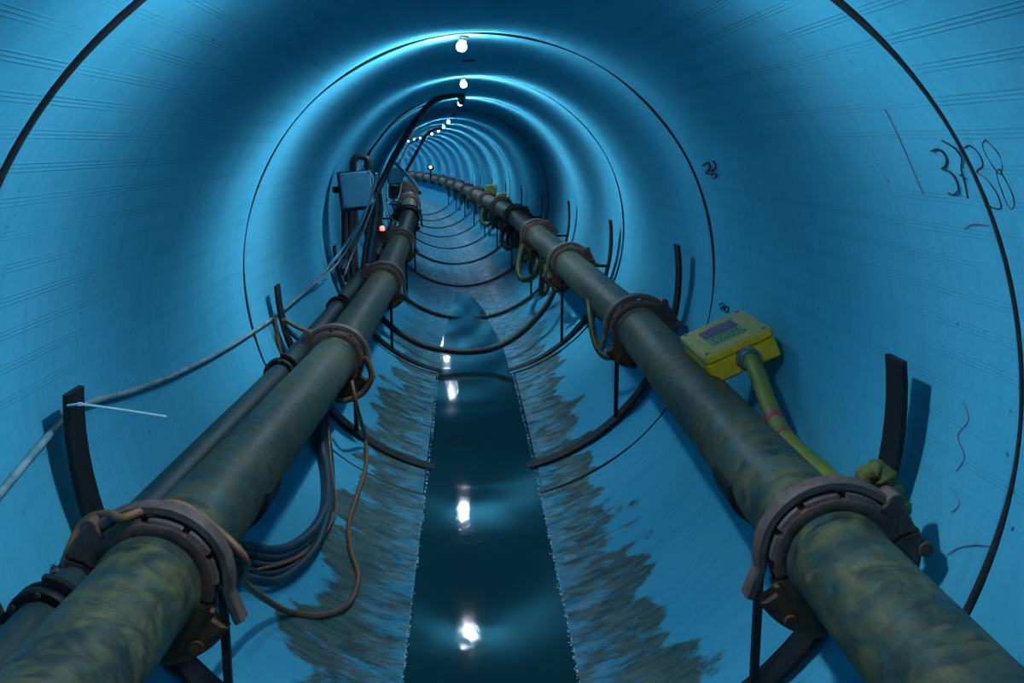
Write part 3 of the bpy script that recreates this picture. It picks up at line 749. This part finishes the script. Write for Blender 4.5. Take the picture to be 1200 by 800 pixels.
# ------------------------------------------------------------------ yellow box with hose on the right
YF = 3.78
def yellow_box():
    p00 = at(824, 419, YF); p10 = at(903, 383, YF); p01 = at(850, 448, YF)
    u = (p10-p00); wd = u.length; u.normalize()
    vv_ = (p01-p00); hh = 0.125; nrm = Vector((-u.z, 0, u.x))          # up-left normal of the lid
    if nrm.z < 0: nrm = -nrm
    dep = 0.44
    root = empty('yellow_box', p00+u*wd/2-nrm*hh/2+Vector((0, dep/2, 0)))
    M = Matrix((u, Vector((0, 1, 0)), nrm)).transposed().to_4x4()
    root.rotation_euler = M.to_euler()
    MB().box((0, 0, -0.018), (wd, dep, hh-0.036), None, 0.008).build('body', M_YELLOW, root)
    lid = MB().box((0, 0, hh/2-0.017), (wd+0.006, dep+0.006, 0.034), None, 0.008).build('lid', M_LID, root)
    MB().box((0, -dep/2-0.004, hh/2-0.02), (wd-0.02, 0.004, 0.026), None, 0.001).build('lid_edge', M_YELLOW, lid)
    zt_ = hh/2+0.0005
    st = MB().box((-0.005, 0.06, zt_), (wd*0.52, dep*0.30, 0.002)).build('sticker', M_PURPLE, lid); st['label'] = 'purple sticker'
    st2 = MB().box((-0.005, -0.075, zt_), (wd*0.52, dep*0.28, 0.002)).build('sticker', M_GREENST, lid); st2['label'] = 'green sticker with dark lettering'
    for row in range(3):
        ink = MB()
        x = -wd*0.22
        while x < wd*0.20:
            l_ = random.uniform(0.006, 0.018); ink.box((x+l_/2, -0.04-row*0.035, zt_+0.0012), (l_, 0.014, 0.0008)); x += l_+0.007
        tx = ink.build('lettering', M_TEXTDARK, lid); tx['kind'] = 'stuff'
    for sx in (-1, 1):
        for sy in (-1, 1):
            MB().lathe([(0, 0), (0.010, 0), (0.010, 0.004), (0.006, 0.006), (0, 0.006)], 10, Matrix.Translation((sx*(wd/2-0.022), sy*(dep/2-0.025), hh/2))).build('screw', M_GLAND, lid)
    gx, gz = 0.015, -0.012
    Mg = Matrix.Translation((gx, -dep/2, gz)) @ Matrix.Rotation(PI/2, 4, 'X')
    gl = MB().lathe([(0, -0.002), (0.052, -0.002), (0.052, 0.014), (0.046, 0.018), (0.046, 0.034), (0.036, 0.040), (0, 0.040)], 6, Mg)
    gl2 = MB().lathe([(0, 0.030), (0.042, 0.030), (0.044, 0.036), (0.044, 0.050), (0.038, 0.056), (0, 0.056)], 20, Mg)
    g_ = gl.build('gland', M_GLAND, root, True, 20); gl2.build('gland_ring', M_GLAND, g_, True, 30)
    tag(root, 'yellow electrical box with purple and green stickers behind the right pipe', 'electrical box')
    return M @ Vector((gx, -dep/2-0.05, gz)) + root.location
gp = yellow_box()
hp = [gp, at(886, 433, 3.60), at(896, 460, 3.42), at(906, 487, 3.25), at(918, 510, 3.08), at(938, 532, 2.95), at(962, 552, 2.82), at(990, 582, 2.66), at(1010, 610, 2.56)]
hs = empty('yellow_hose', gp)
P = spline(hp, 8)
MB().tube([p-gp for p in P], 0.031, 16).build('sleeve', M_HOSE, hs, True, 70)
for a_, b_ in ((25, 28), (32, 34)):
    MB().tube([p-gp for p in P[a_:b_]], 0.0335, 16).build('tape_band', M_REDBAND, hs)
tag(hs, 'yellow green hose with red bands from the yellow box to the nearest right clamp', 'hose')
he = spline([at(1004, 590, 2.50), at(1012, 566, 2.44), at(1020, 553, 2.42), at(1031, 552, 2.41), at(1040, 563, 2.40), at(1047, 578, 2.39), at(1054, 594, 2.38), at(1058, 606, 2.375)], 6)
ho = he[0].copy(); nn = len(he)
hr = [0.027*(1+0.13*math.sin(i*0.9)+0.08*math.sin(i*2.3)) for i in range(nn-3)]+[0.024, 0.018, 0.007]
o = MB().tube([p-ho for p in he], hr, 14).build('hose_end', M_HOSE_END, None, True, 70); o.location = ho
tag(o, 'dirty olive hose end curled between the nearest right clamp and strap', 'hose')
# two far yellow boxes above the right pipe
for (x, y, Y, lab) in ((588, 233, 19.2, 'far yellow box peeking over the right pipe beside a strap end'), (575, 222, 22.3, 'farthest yellow box peeking over the right pipe')):
    o = empty('yellow_box', at(x, y, Y))
    MB().box((0, 0, 0), (0.20, 0.22, 0.17), Matrix.Rotation(-0.15, 4, 'Y'), 0.008).build('body', M_YELLOW, o)
    MB().box((0, 0, 0.092), (0.206, 0.226, 0.03), Matrix.Rotation(-0.15, 4, 'Y'), 0.006).build('lid', M_LID, o)
    tag(o, lab, 'electrical box')
# green hoses sagging under the right pipe
LOOPS = [([(690, 352, 6.5), (692, 372, 6.2), (698, 402, 5.95), (709, 417, 5.8), (724, 416, 5.7), (736, 406, 5.65), (742, 396, 5.6)], 'green hose loop hanging under the second right clamp'),
         ([(613, 288, 11.0), (608, 305, 10.6), (608, 322, 10.3), (616, 328, 10.1), (628, 321, 9.9), (634, 308, 9.8), (640, 298, 9.7)], 'green hose loop hanging under the fourth right clamp'),
         ([(640, 312, 8.75), (644, 326, 8.6), (652, 338, 8.5), (661, 338, 8.4), (668, 330, 8.4), (672, 320, 8.4)], 'green hose loop hanging under the third right clamp'),
         ([(590, 268, 13.8), (588, 282, 13.5), (594, 291, 13.2), (602, 288, 13.0), (606, 278, 12.9)], 'green hose loop hanging under the fifth right clamp'),
         ([(566, 246, 17.0), (564, 258, 16.6), (570, 264, 16.3), (577, 260, 16.0), (581, 252, 15.9)], 'green hose loop hanging under the sixth right clamp'),
         ([(622, 276, 12.0), (624, 295, 11.8), (630, 306, 11.6), (636, 300, 11.4)], 'green hose strand hanging beside the fourth right clamp')]
for pts, lab in LOOPS:
    cable('green_hose', [at(*p) for p in pts], 0.022 if pts[0][2] < 8 else 0.03, M_HOSE_DIRTY, lab, 'hose', 'green hoses under the right pipe')
for j in range(7):
    Y = 17.5+j*2.2; p = lerp_line(RIGHT, Y)
    cable('green_hose', [p+Vector((-0.10, -0.9, -0.05)), p+Vector((-0.12, -0.5, -0.28)), p+Vector((-0.10, 0, -0.36)), p+Vector((-0.12, 0.5, -0.26)), p+Vector((-0.10, 0.9, -0.05))], 0.03, M_HOSE_DIRTY,
          'dirty green hose sagging under the far right pipe, %s from the near end' % ORD[j].replace('nearest', 'first'), 'hose', 'green hoses under the right pipe')
DK = mat_simple('dark_green_hose', (0.010, 0.018, 0.006), (0.024, 0.034, 0.008), 14, 0.6, 0, 0.3)
for j in range(10):
    Y = 9.6+j*1.15; p = lerp_line(RIGHT, Y); q = random.uniform(0.24, 0.40)
    cable('hanging_hose', [p+Vector((-0.11, -0.22, -0.07)), p+Vector((-0.13, -0.17, -q)), p+Vector((-0.08, 0.0, -q-0.04)), p+Vector((-0.03, 0.16, -q+0.05)), p+Vector((-0.06, 0.22, -0.12))], 0.026, DK,
          'dark green hose strand hanging under the right pipe, %s from the near end' % ORD[j].replace('nearest', 'first'), 'hose', 'dark hose strands under the right pipe')
# far work lamp above the right pipe
wl = empty('work_lamp', rel(0.62, 36.0, 1.02))
MB().tube([Vector((0, 0, 0)), Vector((0, 0, 0.32))], 0.03, 10).build('post', M_BLACK, wl)
MB().box((0, 0.05, 0.38), (0.22, 0.10, 0.14), None, 0.01).build('housing', M_BLACK, wl)
MB().lathe([(0, -0.02), (0.03, -0.015), (0.045, 0.01), (0, 0.012)], 14, Matrix.Translation((0, -0.01, 0.40)) @ Matrix.Rotation(PI/2, 4, 'X')).build('lens', emission('work_lamp_lens', (0.85, 0.85, 1.0), 8), wl)
tag(wl, 'far white work lamp on a dark post above the right pipe', 'lamp')
